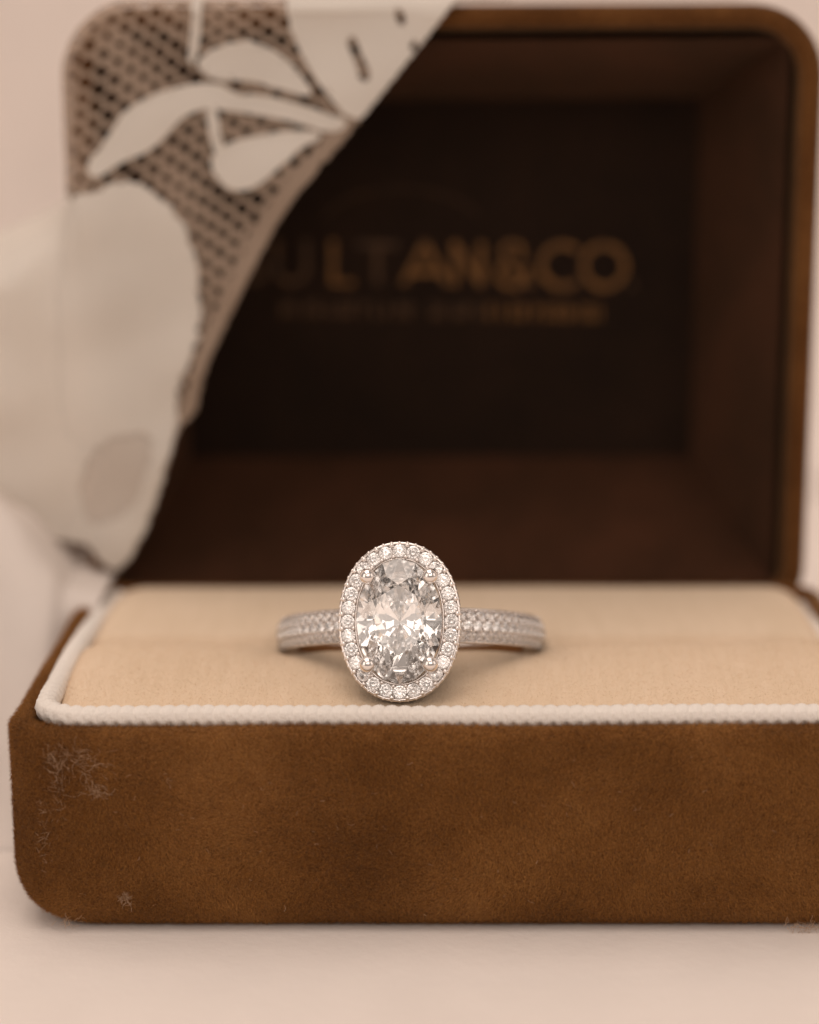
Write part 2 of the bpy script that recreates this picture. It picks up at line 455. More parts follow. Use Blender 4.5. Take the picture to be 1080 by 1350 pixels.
# white woven cord round the cushion
def build_cord():
    o = rrect(PX0 - .55, PX1 + .55, PY0 - .5, PY1 + .5, 3.0, 12)
    path, L = resample(o, 0.075); n = len(path); m = 22
    nxt, prv = np.roll(path, -1, 0), np.roll(path, 1, 0); t = nxt - prv; t /= np.linalg.norm(t, axis=1)[:, None]
    out = np.stack([t[:, 1], -t[:, 0]], 1)
    s = np.arange(n) * L / n; pitch = L / round(L / .98)
    w = Waves(1, 12, 3.0, 51); lift = .12 * w(s[:, None] * .35)
    th = np.linspace(0, 2 * np.pi, m, endpoint=False)
    S, TH = np.meshgrid(s, th, indexing='ij')
    # rows of yarn wrap the cord; every row is half a stitch off its neighbour
    row = (TH - .35) / (2 * np.pi) * 8
    ph = S / pitch + .10 * np.sin(3 * TH) + .12 * np.floor(row) % 2 * .5 + .10 * w(S[..., None] * 2.2)
    rib = np.abs(np.sin(np.pi * ph)) ** .55
    yarn = np.abs(np.sin(np.pi * row)) ** .6
    rad = .66 + .24 * rib * (.40 + .60 * yarn) * (1 + .25 * w(S[..., None] * 5)) + .03 * np.sin(2 * np.pi * (S / .21 + TH * 1.3)) * rib
    H = HB + .50 + lift - 1.5 * smooth01((path[:, 1] - 16) / 24) - .9 * smooth01((path[:, 0] - 27) / 4) * smooth01((path[:, 1] - 5) / 8)
    X = path[:, None, 0] + out[:, None, 0] * rad * np.cos(TH); Y = path[:, None, 1] + out[:, None, 1] * rad * np.cos(TH)
    Z = H[:, None] + rad * 1.05 * np.sin(TH)
    return np.stack([X, Y, Z], -1).reshape(-1, 3), [tuple(reversed(f)) for f in grid_faces(n, m, True, True)]
V, F = build_cord()
obj("cord_edging", V, F, M_cord, box, (0, YH / 2, HB))

# ------------------------------------------------------------------ lid
ZB, ZT = HB - 3.0, HB + HL
LD = 21.5
def build_lid():
    rr = (4.2, 4.2, 6.2, 6.2)
    rows = []
    # from inside of the rim lip outwards, over the lip and to the back
    rows.append((2.0, 5.0)); rows.append((1.5, .9))
    for t in np.linspace(180, 0, 9):
        a = math.radians(t); rows.append((.75 - .75 * math.cos(a) * -1 * -1 if False else .75 + .75 * math.cos(math.radians(180 - t)) * -1 * -1, -.0 + .75 - .75 * math.sin(a)))
    rows = [(2.5, 5.0), (2.05, 1.1)] + [(.75 + .75 * math.cos(math.radians(180 - t)) * (-1) if False else .75 - .75 * math.cos(math.radians(t)) * 1 if False else 1.0 + 1.0 * math.cos(math.radians(tt)), .85 - .85 * math.sin(math.radians(tt))) for tt in np.linspace(0, 180, 9) for t in (0,)]
    rows += [(0, d) for d in (2, 5, 8, 11, LD - 4.5)]
    for t in np.linspace(10, 90, 8):
        a = math.radians(t); rows.append((4.5 - 4.5 * math.cos(a), LD - 4.5 + 4.5 * math.sin(a)))
    k = 240; V = []
    w = Waves(3, 14, 5, 61)
    for inset, d in rows:
        o = rrect(-BW + inset, LWR - inset, ZB + inset, ZT - inset, tuple(max(r - inset, .6) for r in rr), 8)
        L = np.vstack([o, o[:1]]); s = np.r_[0, np.cumsum(np.linalg.norm(np.diff(L, axis=0), axis=1))]
        t = np.linspace(0, s[-1], k, endpoint=False)
        P = np.c_[np.interp(t, s, L[:, 0]), np.full(k, YH + d), np.interp(t, s, L[:, 1])]
        P[:, 1] += .18 * w(P) * (d < 3)
        V.append(P)
    V = np.vstack(V); F = grid_faces(len(rows), k, False, True); V = np.vstack([V, [[0, YH + LD, (ZB + ZT) / 2]]])
    R = len(rows)
    for j in range(k): F.append(((R - 1) * k + j, (R - 1) * k + (j + 1) % k, len(V) - 1))
    return V, F
V, F = build_lid()
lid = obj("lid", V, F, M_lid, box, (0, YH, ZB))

# mitred padded liner: four sloping panels round a flat back panel
YP = YH + 17.0
tl, br = on_y(232, 128, YP), on_y(914, 604, YP)
QX0, QX1, QZ0, QZ1 = tl[0], br[0], br[2], tl[2]
IX0, IX1, IZ0, IZ1 = -BW + 2.6, LWR - 2.6, ZB + 2.4, ZT - 2.6
def liner(a, b, c, d, name="liner_panel"):
    a, b, c, d = map(np.array, (a, b, c, d)); nu, nv = 40, 16; V = []
    nrm = np.cross(b - a, d - a); nrm = nrm / np.linalg.norm(nrm)
    w = Waves(2, 10, .25, 71)
    for i in range(nu):
        u = i / (nu - 1)
        for j in range(nv):
            v = j / (nv - 1); p = (a * (1 - u) + b * u) * (1 - v) + (d * (1 - u) + c * u) * v
            bulge = .75 * (16 * u * (1 - u) * v * (1 - v)) ** .35 if 0 < u < 1 and 0 < v < 1 else 0
            V.append(p + nrm * (bulge + .12 * float(w((u * 3, v))) * (bulge > 0)))
    o = len(V); F = grid_faces(nu, nv)
    for q in (a, b, c, d): V.append(q - nrm * .35)
    F.append((o, o + 3, o + 2, o + 1))
    e = [0, (nu - 1) * nv, nu * nv - 1, nv - 1]
    for k in range(4):
        pass
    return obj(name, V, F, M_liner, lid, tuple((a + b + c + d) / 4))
y0 = YH + 1.2
TLo, TRo, BRo, BLo = (IX0, y0, IZ1), (IX1, y0, IZ1), (IX1, y0, IZ0), (IX0, y0, IZ0)
TLi, TRi, BRi, BLi = (QX0, YP, QZ1), (QX1, YP, QZ1), (QX1, YP, QZ0), (QX0, YP, QZ0)
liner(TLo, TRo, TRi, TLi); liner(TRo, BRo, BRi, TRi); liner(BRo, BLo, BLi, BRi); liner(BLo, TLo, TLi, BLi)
V = [(QX0 - .8, YP + .1, QZ0 - .8), (QX1 + .8, YP + .1, QZ0 - .8), (QX1 + .8, YP + .1, QZ1 + .8), (QX0 - .8, YP + .1, QZ1 + .8)]
V += [(x, YP + 1.2, z) for x, _, z in V]
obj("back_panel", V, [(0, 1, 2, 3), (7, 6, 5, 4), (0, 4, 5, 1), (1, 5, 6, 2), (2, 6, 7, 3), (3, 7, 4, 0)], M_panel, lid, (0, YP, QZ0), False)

# gold lettering, stroked letters on the back panel
YT = YP - .02
def stroke_mesh(name, lines, width, mat):
    """polyline strokes, px space of the photograph put on the panel plane"""
    V = []; F = []
    for k, ln in enumerate(lines):
        pts = np.array([on_y(x, y, YT)[[0, 2]] for x, y in ln]); n = len(pts); o = len(V)
        for i in range(n):
            t = pts[min(i + 1, n - 1)] - pts[max(i - 1, 0)]; t = t / (np.linalg.norm(t) + 1e-9); s = np.array([-t[1], t[0]]) * width / 2
            ext = t * width * .15 * (-1 if i == 0 else 1 if i == n - 1 else 0)
            for q in (pts[i] + s + ext, pts[i] - s + ext):
                V += [(q[0], YT - k * .004, q[1]), (q[0], YT - .06 - k * .004, q[1])]
        for i in range(n - 1):
            a, b = o + i * 4, o + i * 4 + 4
            F += [(a + 1, b + 1, b + 3, a + 3), (a, a + 2, b + 2, b), (a, b, b + 1, a + 1), (a + 2, a + 3, b + 3, b + 2)]
        e = o + (n - 1) * 4; F += [(o, o + 1, o + 3, o + 2), (e, e + 2, e + 3, e + 1)]
    V = np.array(V); return obj(name, V, F, mat, lid, V.mean(0), False)
def arc(cx, cyy, rx, ry, a0, a1, n=22):
    return [(cx + rx * math.cos(math.radians(a0 + (a1 - a0) * i / n)), cyy - ry * math.sin(math.radians(a0 + (a1 - a0) * i / n))) for i in range(n + 1)]
T0, B0 = 317, 378
sh = lambda x: (x - 580) * .014            # the print runs slightly downhill
def place_lines(lines): return [[(580 + (x - 580) * .977, 347 + (y - 347) * .89 + sh(x)) for x, y in l] for l in lines]
letters = {
 "S": ([arc(330, 333, 14, 14, 30, 260) + arc(330, 362, 14, 15, 80, -150)], M_foil_worn),
 "U": ([[(360, T0), (360, 357)] + arc(380, 357, 20, 21, 180, 360) + [(400, T0)]], M_foil_worn),
 "L": ([[(436, T0), (436, B0), (462, B0)]], M_foil),
 "T": ([[(470, T0 + 4), (522, T0 + 4)], [(496, T0 + 6), (496, B0)]], M_foil_worn),
 "A": ([[(531, B0), (560, T0)], [(560, T0), (590, B0)], [(541, 360), (580, 360)]], M_foil),
 "N": ([[(600, B0), (600, T0)], [(600, T0), (636, B0)], [(636, B0), (636, T0)]], M_foil),
 "and": ([arc(678, 330, 13, 14, -40, 230) + [(672, 345), (704, B0)], arc(678, 361, 19, 18, 130, 385)], M_foil),
 "C": ([arc(746, 348, 29, 31, 48, 312)], M_foil),
 "O": ([arc(802, 348, 28, 31, 0, 360, 30)], M_foil),
 "dot": ([[(838, B0 - 3), (842, B0 - 3)]], M_foil_worn)}
for kx, (ls, mt) in letters.items():
    stroke_mesh("letter", place_lines(ls), .60 if kx not in ("and",) else .52, mt)
# small second line: too soft to read in the photograph, upright strokes at letter spacing
r5 = random.Random(3)
x = 368
while x < 792:
    gap = 548 < x < 566
    if not gap:
        ls = [[(x, 406), (x, 428)]]
        if r5.random() < .6: ls.append([(x, r5.choice((407, 417, 427))), (x + 8, r5.choice((407, 417, 427)))])
        if r5.random() < .5: ls.append([(x + 9, 406), (x + 9, 428)])
        stroke_mesh("small_letter", place_lines(ls), .26, M_foil if x > 640 else M_foil_worn)
    x += 15.5
stroke_mesh("printed_arch", place_lines([arc(530, 300, 110, 62, 165, 20, 30)]), .13, M_foil_worn)

# hinge strip behind the cushion
V = []; F = []
hz = HB - 1.2
for i, xx in enumerate(np.linspace(-24, 24, 2)):
    for k in range(10):
        a = k / 10 * 6.283; V.append((xx, YH - .1 + .28 * math.cos(a), hz + .28 * math.sin(a)))
for k in range(10): F.append((k, (k + 1) % 10, 10 + (k + 1) % 10, 10 + k))
obj("hinge", V, F, M_gold, box, (0, YH, hz))

# ------------------------------------------------------------------ the ring
TILT = math.radians(21.0)
TURN = math.radians(3.0)                    # the head is turned a little to one side
Tt = np.array([0, math.sin(TILT), math.cos(TILT)])
Xx = np.array([math.cos(TURN), 0, 0]) - np.array([0, -math.cos(TILT), math.sin(TILT)]) * -math.sin(TURN) * -1
Xx = np.array([1.0, 0, 0]) * math.cos(TURN) + np.array([0, -math.cos(TILT), math.sin(TILT)]) * math.sin(TURN)
Nn = np.cross(Xx, Tt)
contact = on_z(527, 926, HB + .95)
HC = contact + Tt * 6.12                    # centre of the halo's top plane
RO, RI, BWID = 10.75, 9.4, 1.36              # band: outer, inner radius, half width
GN = 2.75                                   # halo plane above the band's outer radius
RC = HC - Nn * (RO + GN)                    # centre of the finger hole
print("HEAD", np.round(HC, 2), np.round(project(HC), 1), "contact", np.round(contact, 2), "ring centre", np.round(RC, 2), "bottom", np.round(RC - Nn * RO, 2))
print("nine o'clock", np.round(project(RC - Xx * RO), 1), "pad front", project((0, PY0, HB)), "ridge", project((-15, RIDGE - 2, HB + 1.5)), "head", project(HC))
ring = empty("diamond_ring", RC - Nn * RO)
tag(ring, "white gold engagement ring with oval diamond, halo and pavé band, standing in the cushion slot", "ring")
def RP(x, t, n): return RC + Xx * x + Tt * t + Nn * n      # ring coordinates: across, along the finger, outwards
def frame(u, v, w): return Matrix(((u[0], v[0], w[0]), (u[1], v[1], w[1]), (u[2], v[2], w[2])))

def brilliant(name, a, b, crown=.16, pav=.44, table=.56, girdle=.03):
    """standard 57-facet brilliant, semi-axes a x b, girdle at z = 0 (heights relative to a)"""
    d = 2 * a; V = []; F = []
    def ring_(n, rr, z, off): 
        i = len(V)
        for k in range(n):
            t = (k + off) * 2 * math.pi / n; V.append((a * rr * math.cos(t), b * rr * math.sin(t), z))
        return i
    h = crown * d; p = pav * d; g = girdle * d
    t0 = ring_(8, table, h, 0)                    # table corners
    s0 = ring_(8, .5 * (1 + table) * .985, h * .52, .5)    # star/kite points
    u0 = ring_(16, 1, g / 2, 0); l0 = ring_(16, 1, -g / 2, 0)
    r0 = ring_(16, .66, -p * .40, .5)              # upper pavilion tier
    q0 = ring_(16, .33, -p * .73, 0)              # lower pavilion tier
    c0 = len(V); V.append((0, 0, -p))
    F.append(tuple(t0 + k for k in range(8)))
    for k in range(8):
        k1 = (k + 1) % 8
        F.append((t0 + k, s0 + k, t0 + k1))                                       # star
        F.append((t0 + k, s0 + (k - 1) % 8, u0 + 2 * k, s0 + k))                  # kite
        F.append((s0 + k, u0 + 2 * k, u0 + 2 * k + 1)); F.append((s0 + k, u0 + 2 * k + 1, u0 + (2 * k + 2) % 16))
    for k in range(16):
        F.append((l0 + k, r0 + k, l0 + (k + 1) % 16)); F.append((l0 + k, r0 + (k - 1) % 16, r0 + k))
        F.append((r0 + (k - 1) % 16, q0 + k, r0 + k)); F.append((r0 + k, q0 + k, q0 + (k + 1) % 16)); F.append((q0 + k, c0, q0 + (k + 1) % 16))
    for k in range(16): F.append((u0 + k, l0 + k, l0 + (k + 1) % 16, u0 + (k + 1) % 16))
    # split the kites so every facet is flat after the stretch
    F2 = []
    for f in F:
        F2.append(f)
    import bmesh
    m = bpy.data.meshes.new(name); m.from_pydata([(x * MM, y * MM, z * MM) for x, y, z in V], [], F2); m.update()
    bm = bmesh.new(); bm.from_mesh(m); bmesh.ops.recalc_face_normals(bm, faces=bm.faces); bm.to_mesh(m); bm.free()
    m.materials.append(M_dia); return m

# band
def build_band():
    # cross-section: comfort-fit inside, a channel outside between two raised edges
    prof = [(-BWID, RO - .42), (-BWID + .05, RO - .34), (-BWID + .12, RO - .36), (-BWID + .26, RO - .46), (-.42, RO - .26), (-.4, RO - .26), (.4, RO - .26), (.42, RO - .26),
            (BWID - .26, RO - .46), (BWID - .12, RO - .36), (BWID - .05, RO - .34), (BWID, RO - .42), (BWID - .05, RO - .8), (BWID - .25, RI + .05), (0, RI), (-BWID + .25, RI + .05), (-BWID + .05, RO - .7)]
    n = 180; V = []
    for i in range(n):
        a = 2 * math.pi * i / n
        sink = .0
        for t, r in prof:
            k = 1.0 - .22 * smooth01((abs(((a + math.pi) % (2 * math.pi)) - math.pi) - 1.9) / 1.2)
            V.append(RP(r * math.sin(a), t * k, r * math.cos(a)))
    return V, grid_faces(n, len(prof), True, True)
V, F = build_band()
band = obj("band", V, F, M_gold, ring, RC - Nn * RO)
def recess(o, prof_n, cols):
    o.data.materials.append(M_recess)
    for p in o.data.polygons:
        c = sorted({v % prof_n for v in p.vertices})
        if tuple(c) in cols: p.material_index = 1
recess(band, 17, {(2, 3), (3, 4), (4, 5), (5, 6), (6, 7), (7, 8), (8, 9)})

small = brilliant("pave_stone", .42, .42)
beads = []           # (position, radius)
PHI0, PHI1 = 23, 112
for side in (-1, 1):
    for row, tt, tiltr in ((0, 0.0, 0), (-1, -.80, -.55), (1, .80, .55)):
        step = math.degrees(.87 / RO); ph = PHI0 + (step / 2 if row else 0)
        while ph < PHI1:
            a = math.radians(ph) * side
            rad = np.array(Xx * math.sin(a) + Nn * math.cos(a)); tan = np.array(Xx * math.cos(a) - Nn * math.sin(a))
            nrm = rad * math.cos(tiltr) + Tt * math.sin(tiltr); ax2 = np.cross(nrm, tan)
            R = RO + (.10 if row == 0 else -.10)
            c = RC + rad * R + Tt * tt
            spin = random.uniform(0, 6.28)
            u = tan * math.cos(spin) + ax2 * math.sin(spin); v = np.cross(nrm, u)
            place("pave_stone", small, band, c, frame(u, v, nrm))
            if row == 0:
                for st in (-1, 1):
                    for da in (-.30, .30):
                        b = math.radians(ph + da * step) * side
                        beads.append((RC + (Xx * math.sin(b) + Nn * math.cos(b)) * (RO + .12) + Tt * st * .40, .09))
            else:
                b = math.radians(ph + .5 * step) * side
                r2 = Xx * math.sin(b) + Nn * math.cos(b)
                beads.append((RC + r2 * (RO - .20) + Tt * (tt + .36 * row), .09))
                beads.append((RC + r2 * (RO + .02) + Tt * (tt - .04 * row), .07))
            ph += step
def sphere_template(nu=9, nv=6):
    V = [(0, 0, 1)]
    for j in range(1, nv):
        t = math.pi * j / nv
        for i in range(nu): V.append((math.sin(t) * math.cos(2 * math.pi * i / nu), math.sin(t) * math.sin(2 * math.pi * i / nu), math.cos(t)))
    V.append((0, 0, -1)); F = []
    for i in range(nu): F.append((0, 1 + i, 1 + (i + 1) % nu))
    for j in range(nv - 2):
        for i in range(nu):
            a = 1 + j * nu; F.append((a + i, a + nu + i, a + nu + (i + 1) % nu, a + (i + 1) % nu))
    e = len(V) - 1; a = 1 + (nv - 2) * nu
    for i in range(nu): F.append((a + i, e, a + (i + 1) % nu))
    return np.array(V), F
SV, SF = sphere_template()
def bead_mesh(name, items, parent, mat):
    V = []; F = []
    for c, r in items:
        o = len(V) * len(SV); V.append(SV * r + c); F += [tuple(o + q for q in f) for f in SF]
    return tag(obj(name, np.vstack(V), F, mat, parent, RC - Nn * RO), kind="stuff")
bead_mesh("bead_setting", beads, band, M_goldb)

# head
HN = RO + GN                                   # halo girdle plane
A0, B0_ = 3.27, 4.74                           # centre stone
AC, BC = 3.97, 5.40                            # centre line of the halo stones
def ellipse_pts(a, b, n):
    t = np.linspace(0, 2 * np.pi, 4000, endpoint=False); e = 2.12
    P = np.stack([a * np.sign(np.cos(t)) * np.abs(np.cos(t)) ** (2 / e), b * np.sign(np.sin(t)) * np.abs(np.sin(t)) ** (2 / e)], 1)
    Q = np.vstack([P, P[:1]]); s = np.r_[0, np.cumsum(np.linalg.norm(np.diff(Q, axis=0), axis=1))]
    k = np.linspace(0, s[-1], n, endpoint=False); C = np.stack([np.interp(k, s, Q[:, 0]), np.interp(k, s, Q[:, 1])], 1)
    t = np.roll(C, -1, 0) - np.roll(C, 1, 0); t /= np.linalg.norm(t, axis=1)[:, None]
    return C, np.stack([t[:, 1], -t[:, 0]], 1), s[-1]
def build_halo():
    n = 200; C, O, L = ellipse_pts(AC, BC, n)
    prof = [(-.74, -.12), (-.66, .05), (-.58, .02), (-.50, -.40), (0, -.46), (.44, -.40), (.48, .02), (.56, .06), (.66, -.03), (.70, -.14),
            (.60, -.22), (.52, -.40), (.50, -.90), (.58, -1.06), (.62, -1.16), (.52, -1.24), (-.46, -1.24), (-.76, -.70)]
    V = []
    for i in range(n):
        for r, h in prof:
            q = C[i] + O[i] * r; V.append(RP(q[0], q[1], HN + h))
    return V, grid_faces(n, len(prof), True, True)
V, F = build_halo()
halo = obj("halo", V, F, M_gold, ring, HC)
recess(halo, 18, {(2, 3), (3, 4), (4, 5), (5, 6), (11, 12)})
NH = 28
C, O, L = ellipse_pts(AC, BC, NH)
hs = brilliant("halo_stone", L / NH * .49, L / NH * .49)
hb = []
for i in range(NH):
    sp = random.uniform(0, 6.28); tl_ = np.array([random.gauss(0, .11), random.gauss(0, .11)])
    nrm = Nn + Xx * tl_[0] + Tt * tl_[1]; nrm /= np.linalg.norm(nrm)
    u = Xx * math.cos(sp) + Tt * math.sin(sp); u = u - nrm * (u @ nrm); u /= np.linalg.norm(u); v = np.cross(nrm, u)
    place("halo_stone", hs, halo, RP(C[i][0] - O[i][0] * .03, C[i][1] - O[i][1] * .03, HN + .04), frame(u, v, nrm))
Cb, Ob, _ = ellipse_pts(AC, BC, NH * 2)
for i in range(NH):
    j = 2 * i + 1
    for dd, rr in ((.43, .19), (-.46, .16)):
        q = Cb[j] + Ob[j] * dd; hb.append((RP(q[0], q[1], HN + .09), rr))
    # small scallop beads along the rim
for i, (c, o) in enumerate(zip(*ellipse_pts(AC, BC, 56)[:2])):
    q = c + o * .60; hb.append((RP(q[0], q[1], HN - .04), .13))
# gallery stones set in the outer side of the halo
NG = 38
Cg, Og, Lg = ellipse_pts(AC + .5, BC + .5, NG)
gs = brilliant("gallery_stone", .33, .33)
for i in range(NG):
    nrm = Xx * Og[i][0] + Tt * Og[i][1]; u = np.cross(Nn, nrm); v = np.cross(nrm, u)
    place("gallery_stone", gs, halo, RP(Cg[i][0] + Og[i][0] * .10, Cg[i][1] + Og[i][1] * .10, HN - .64), frame(u, v, nrm))
Cg2, Og2, _ = ellipse_pts(AC + .5, BC + .5, NG * 2)
for i in range(NG):
    for h in (-.42, -.88):
        q = Cg2[2 * i + 1] + Og2[2 * i + 1] * .10; hb.append((RP(q[0], q[1], HN + h), .10))
bead_mesh("bead_setting", hb, halo, M_goldb)

# centre stone and its four ball prongs
cs = brilliant("center_stone", A0, B0_, .135, .465, .56, .02)
GS = HN + .30
place("center_stone", cs, ring, RP(0, 0, GS), frame(Xx, Tt, Nn))
def tube(path, radii, m=12):
    P = np.array(path); V = []
    for i in range(len(P)):
        t = P[min(i + 1, len(P) - 1)] - P[max(i - 1, 0)]; t /= np.linalg.norm(t)
        a = np.cross(t, [1, .2, .1]); a /= np.linalg.norm(a); b = np.cross(t, a)
        for k in range(m):
            q = 2 * math.pi * k / m; V.append(P[i] + (a * math.cos(q) + b * math.sin(q)) * radii[i])
    n = len(P); V += [P[0], P[-1]]; F = grid_faces(n, m, False, True)
    for k in range(m): F += [(k, len(V) - 2, (k + 1) % m), ((n - 1) * m + k, (n - 1) * m + (k + 1) % m, len(V) - 1)]
    return V, F
for sx in (-1, 1):
    for sy in (-1, 1):
        bx_, by_ = 2.36 * sx, 3.32 * sy
        k = 1.10; pts = []; rad = []
        for s in np.linspace(0, 1, 10):
            f = .45 + .65 * s ** .8
            pts.append(RP(bx_ * f, by_ * f, RO - .6 + (GS + .25 - RO + .6) * s)); rad.append(.34)
        # the claw leans in and ends in a ball
        pts.append(RP(bx_ * 1.05, by_ * 1.05, GS + .42)); rad.append(.36)
        V, F = tube(pts, rad); V = np.array(V)
        big, bf = sphere_template(22, 14); o = len(V)
        V = np.vstack([V, big * np.array([.62]) + RP(bx_ * 1.0, by_ * 1.0, GS + .66)]); F = F + [tuple(o + q for q in f) for f in bf]
        obj("prong", V, F, M_goldb, ring, RP(bx_, by_, GS))
# basket: two oval rails under the stone, and shoulders that carry the halo
for a, b, h, rr in ((2.5, 3.4, HN - 1.35, .32), (1.75, 2.2, RO - .1, .36)):
    C, O, L = ellipse_pts(a, b, 90); V = []
    for c, o in zip(C, O):
        for k in range(10):
            q = 2 * math.pi * k / 10; V.append(RP(c[0] + o[0] * rr * math.cos(q), c[1] + o[1] * rr * math.cos(q), h + rr * math.sin(q)))
    obj("basket_rail", V, grid_faces(90, 10, True, True), M_gold, ring, RP(0, 0, h))
for s in (-1, 1):
    for t in (-1, 1):
        p = [RP(s * (3.0 + .9 * k), t * (.9 + 1.0 * k), (RO - .75) + (HN - 1.2 - RO + .75) * k) for k in np.linspace(0, 1, 6)]
        V, F = tube(p, [.30] * 6); obj("shoulder", V, F, M_gold, ring, tuple(p[0]))

# ------------------------------------------------------------------ lace veil over the lid
YL = YH - 1.3
outl = (-BW - .55, BW + .55, ZB - 30, ZT + .55, 6.6)      # lid outline that the lace hugs
def wrap(x, z):
    """lace sheet in the lid's front plane; past the lid's outline it turns round the edge and runs back"""
    x0, x1, z0, z1, r = outl
    rr = r
    dx = np.maximum(x0 + rr - x, 0.0); dz = np.maximum(z - (z1 - rr), 0.0)
    d = np.hypot(dx, dz); e = d - (rr - 1.2)
    ex = np.where(e > 0, e, 0)
    k = np.where(ex > 0, 1, 0)
    bend = np.minimum(ex / 1.2, math.pi / 2)
    out = np.where(ex > 0, np.where(ex < 1.2 * math.pi / 2, 1.2 * np.sin(bend), 1.2), 0)
    back = np.where(ex > 0, np.where(ex < 1.2 * math.pi / 2, 1.2 * (1 - np.cos(bend)), 1.2 + ex - 1.2 * math.pi / 2), 0)
    nd = np.where(ex > 0, rr - 1.2 + out, d)
    f = np.where(d > 1e-6, nd / np.maximum(d, 1e-6), 1)
    X = np.where(dx > 0, x0 + rr - dx * f, x); Z = np.where(dz > 0, z1 - rr + dz * f, z)
    sag = .42 * LW(np.stack([x, z], -1)) + .95 * LW2(np.stack([x * 1.0, z * .5], -1))
    W = np.stack([X, YL + back + sag * np.where(ex > 0, .3, 1), Z], -1)
    # lower down the left side hangs free of the lid instead of turning round it
    k = smooth01((z - (ZB + 30)) / 9.0)[..., None]
    out = np.clip(x0 + 3 - x, 0, None)
    free = np.stack([x, YL + sag + .10 * out + 1.6 * smooth01(out / 8) * LW2(np.stack([x * 2.0, z * .3], -1)), z], -1)
    return W * k + free * (1 - k)
LW, LW2 = Waves(2, 10, 2.2, 81), Waves(2, 8, 6, 82)

def poly2d(px): return np.array([on_y(x, y, YL)[[0, 2]] for x, y in px])
def inside(P, poly):
    x, y = P[:, 0], P[:, 1]; c = np.zeros(len(P), bool); n = len(poly); j = n - 1
    for i in range(n):
        xi, yi = poly[i]; xj, yj = poly[j]
        with np.errstate(divide='ignore', invalid='ignore'):
            c ^= ((yi > y) != (yj > y)) & (x < (xj - xi) * (y - yi) / (yj - yi + 1e-12) + xi)
        j = i
    return c
def smooth_poly(px, it=2):
    P = np.array(px, float)
    for _ in range(it):
        Q = np.roll(P, -1, 0); P = np.stack([.75 * P + .25 * Q, .25 * P + .75 * Q], 1).reshape(-1, 2)
    return P
edge = [(700, -160), (640, -60), (600, 2), (545, 72), (482, 150), (440, 202), (378, 272), (332, 358), (292, 440), (269, 490), (262, 530), (252, 556), (237, 560),
        (222, 612), (206, 662), (190, 706), (168, 742), (150, 760)]
region = edge + [(134, 744), (120, 724), (96, 716), (30, 706), (-160, 690), (-160, 300), (-60, 200), (-60, -160)]
motifs = [
 ("flower_petal", [(372, -90), (378, 0), (386, 45), (405, 85), (436, 130), (466, 158), (486, 150), (548, 72), (604, 0), (660, -90)]),
 ("leaf_motif", [(258, 82), (288, 62), (330, 54), (370, 72), (398, 102), (415, 128), (382, 120), (350, 110), (320, 104), (290, 106), (268, 96)]),
 ("leaf_motif", [(112, 222), (146, 180), (160, 150), (200, 126), (250, 112), (288, 110), (312, 128), (345, 126), (392, 138), (432, 152), (462, 160), (440, 176), (395, 161), (350, 152), (300, 144), (262, 142), (236, 156), (215, 182), (190, 202), (160, 212), (128, 236)]),
 ("leaf_motif", [(276, 212), (298, 190), (340, 180), (392, 172), (430, 178), (400, 190), (372, 215), (340, 245), (310, 252), (288, 238)]),
 ("flower_petal", [(78, 268), (130, 250), (178, 236), (212, 264), (242, 292), (256, 332), (264, 380), (263, 432), (246, 490), (230, 520), (232, 560), (205, 600), (110, 590), (78, 560)]),
 ("flower_petal", [(82, 690), (120, 665), (160, 672), (196, 690), (188, 708), (168, 740), (150, 756), (134, 742), (118, 722), (90, 712)]),
 ("lace_ground", [(108, 262), (60, 250), (-200, 230), (-200, 800), (100, 800), (112, 640), (106, 400)]),
 ("lace_ground", [(78, 560), (236, 545), (232, 570), (205, 664), (190, 706), (80, 700)]),
 ("stem_motif", [(252, -60), (262, -60), (266, 10), (262, 52), (256, 82), (248, 84), (252, 50), (256, 10)]),
 ("stem_motif", [(274, 140), (284, 142), (288, 170), (294, 196), (284, 204), (276, 172)]),
 ("hem_band", edge[1:] + [(146, 744), (172, 700), (188, 650), (204, 604), (222, 548), (236, 540), (246, 520), (252, 484), (274, 430), (312, 346), (358, 258), (420, 188), (462, 138), (525, 60), (582, -10), (622, -66)]),
]
slits = [smooth_poly(q) for q in ([(460, 48), (470, 50), (474, 66), (480, 80), (490, 96), (486, 108), (474, 106), (472, 92), (464, 72), (458, 60)], [(522, 10), (532, 14), (536, 30), (528, 36), (522, 24)],
         [(540, 60), (548, 50), (552, 62), (544, 70)])]
dark_patch = smooth_poly([(108, 625), (128, 590), (160, 572), (198, 570), (204, 590), (190, 632), (176, 668), (150, 690), (120, 694), (106, 672)])

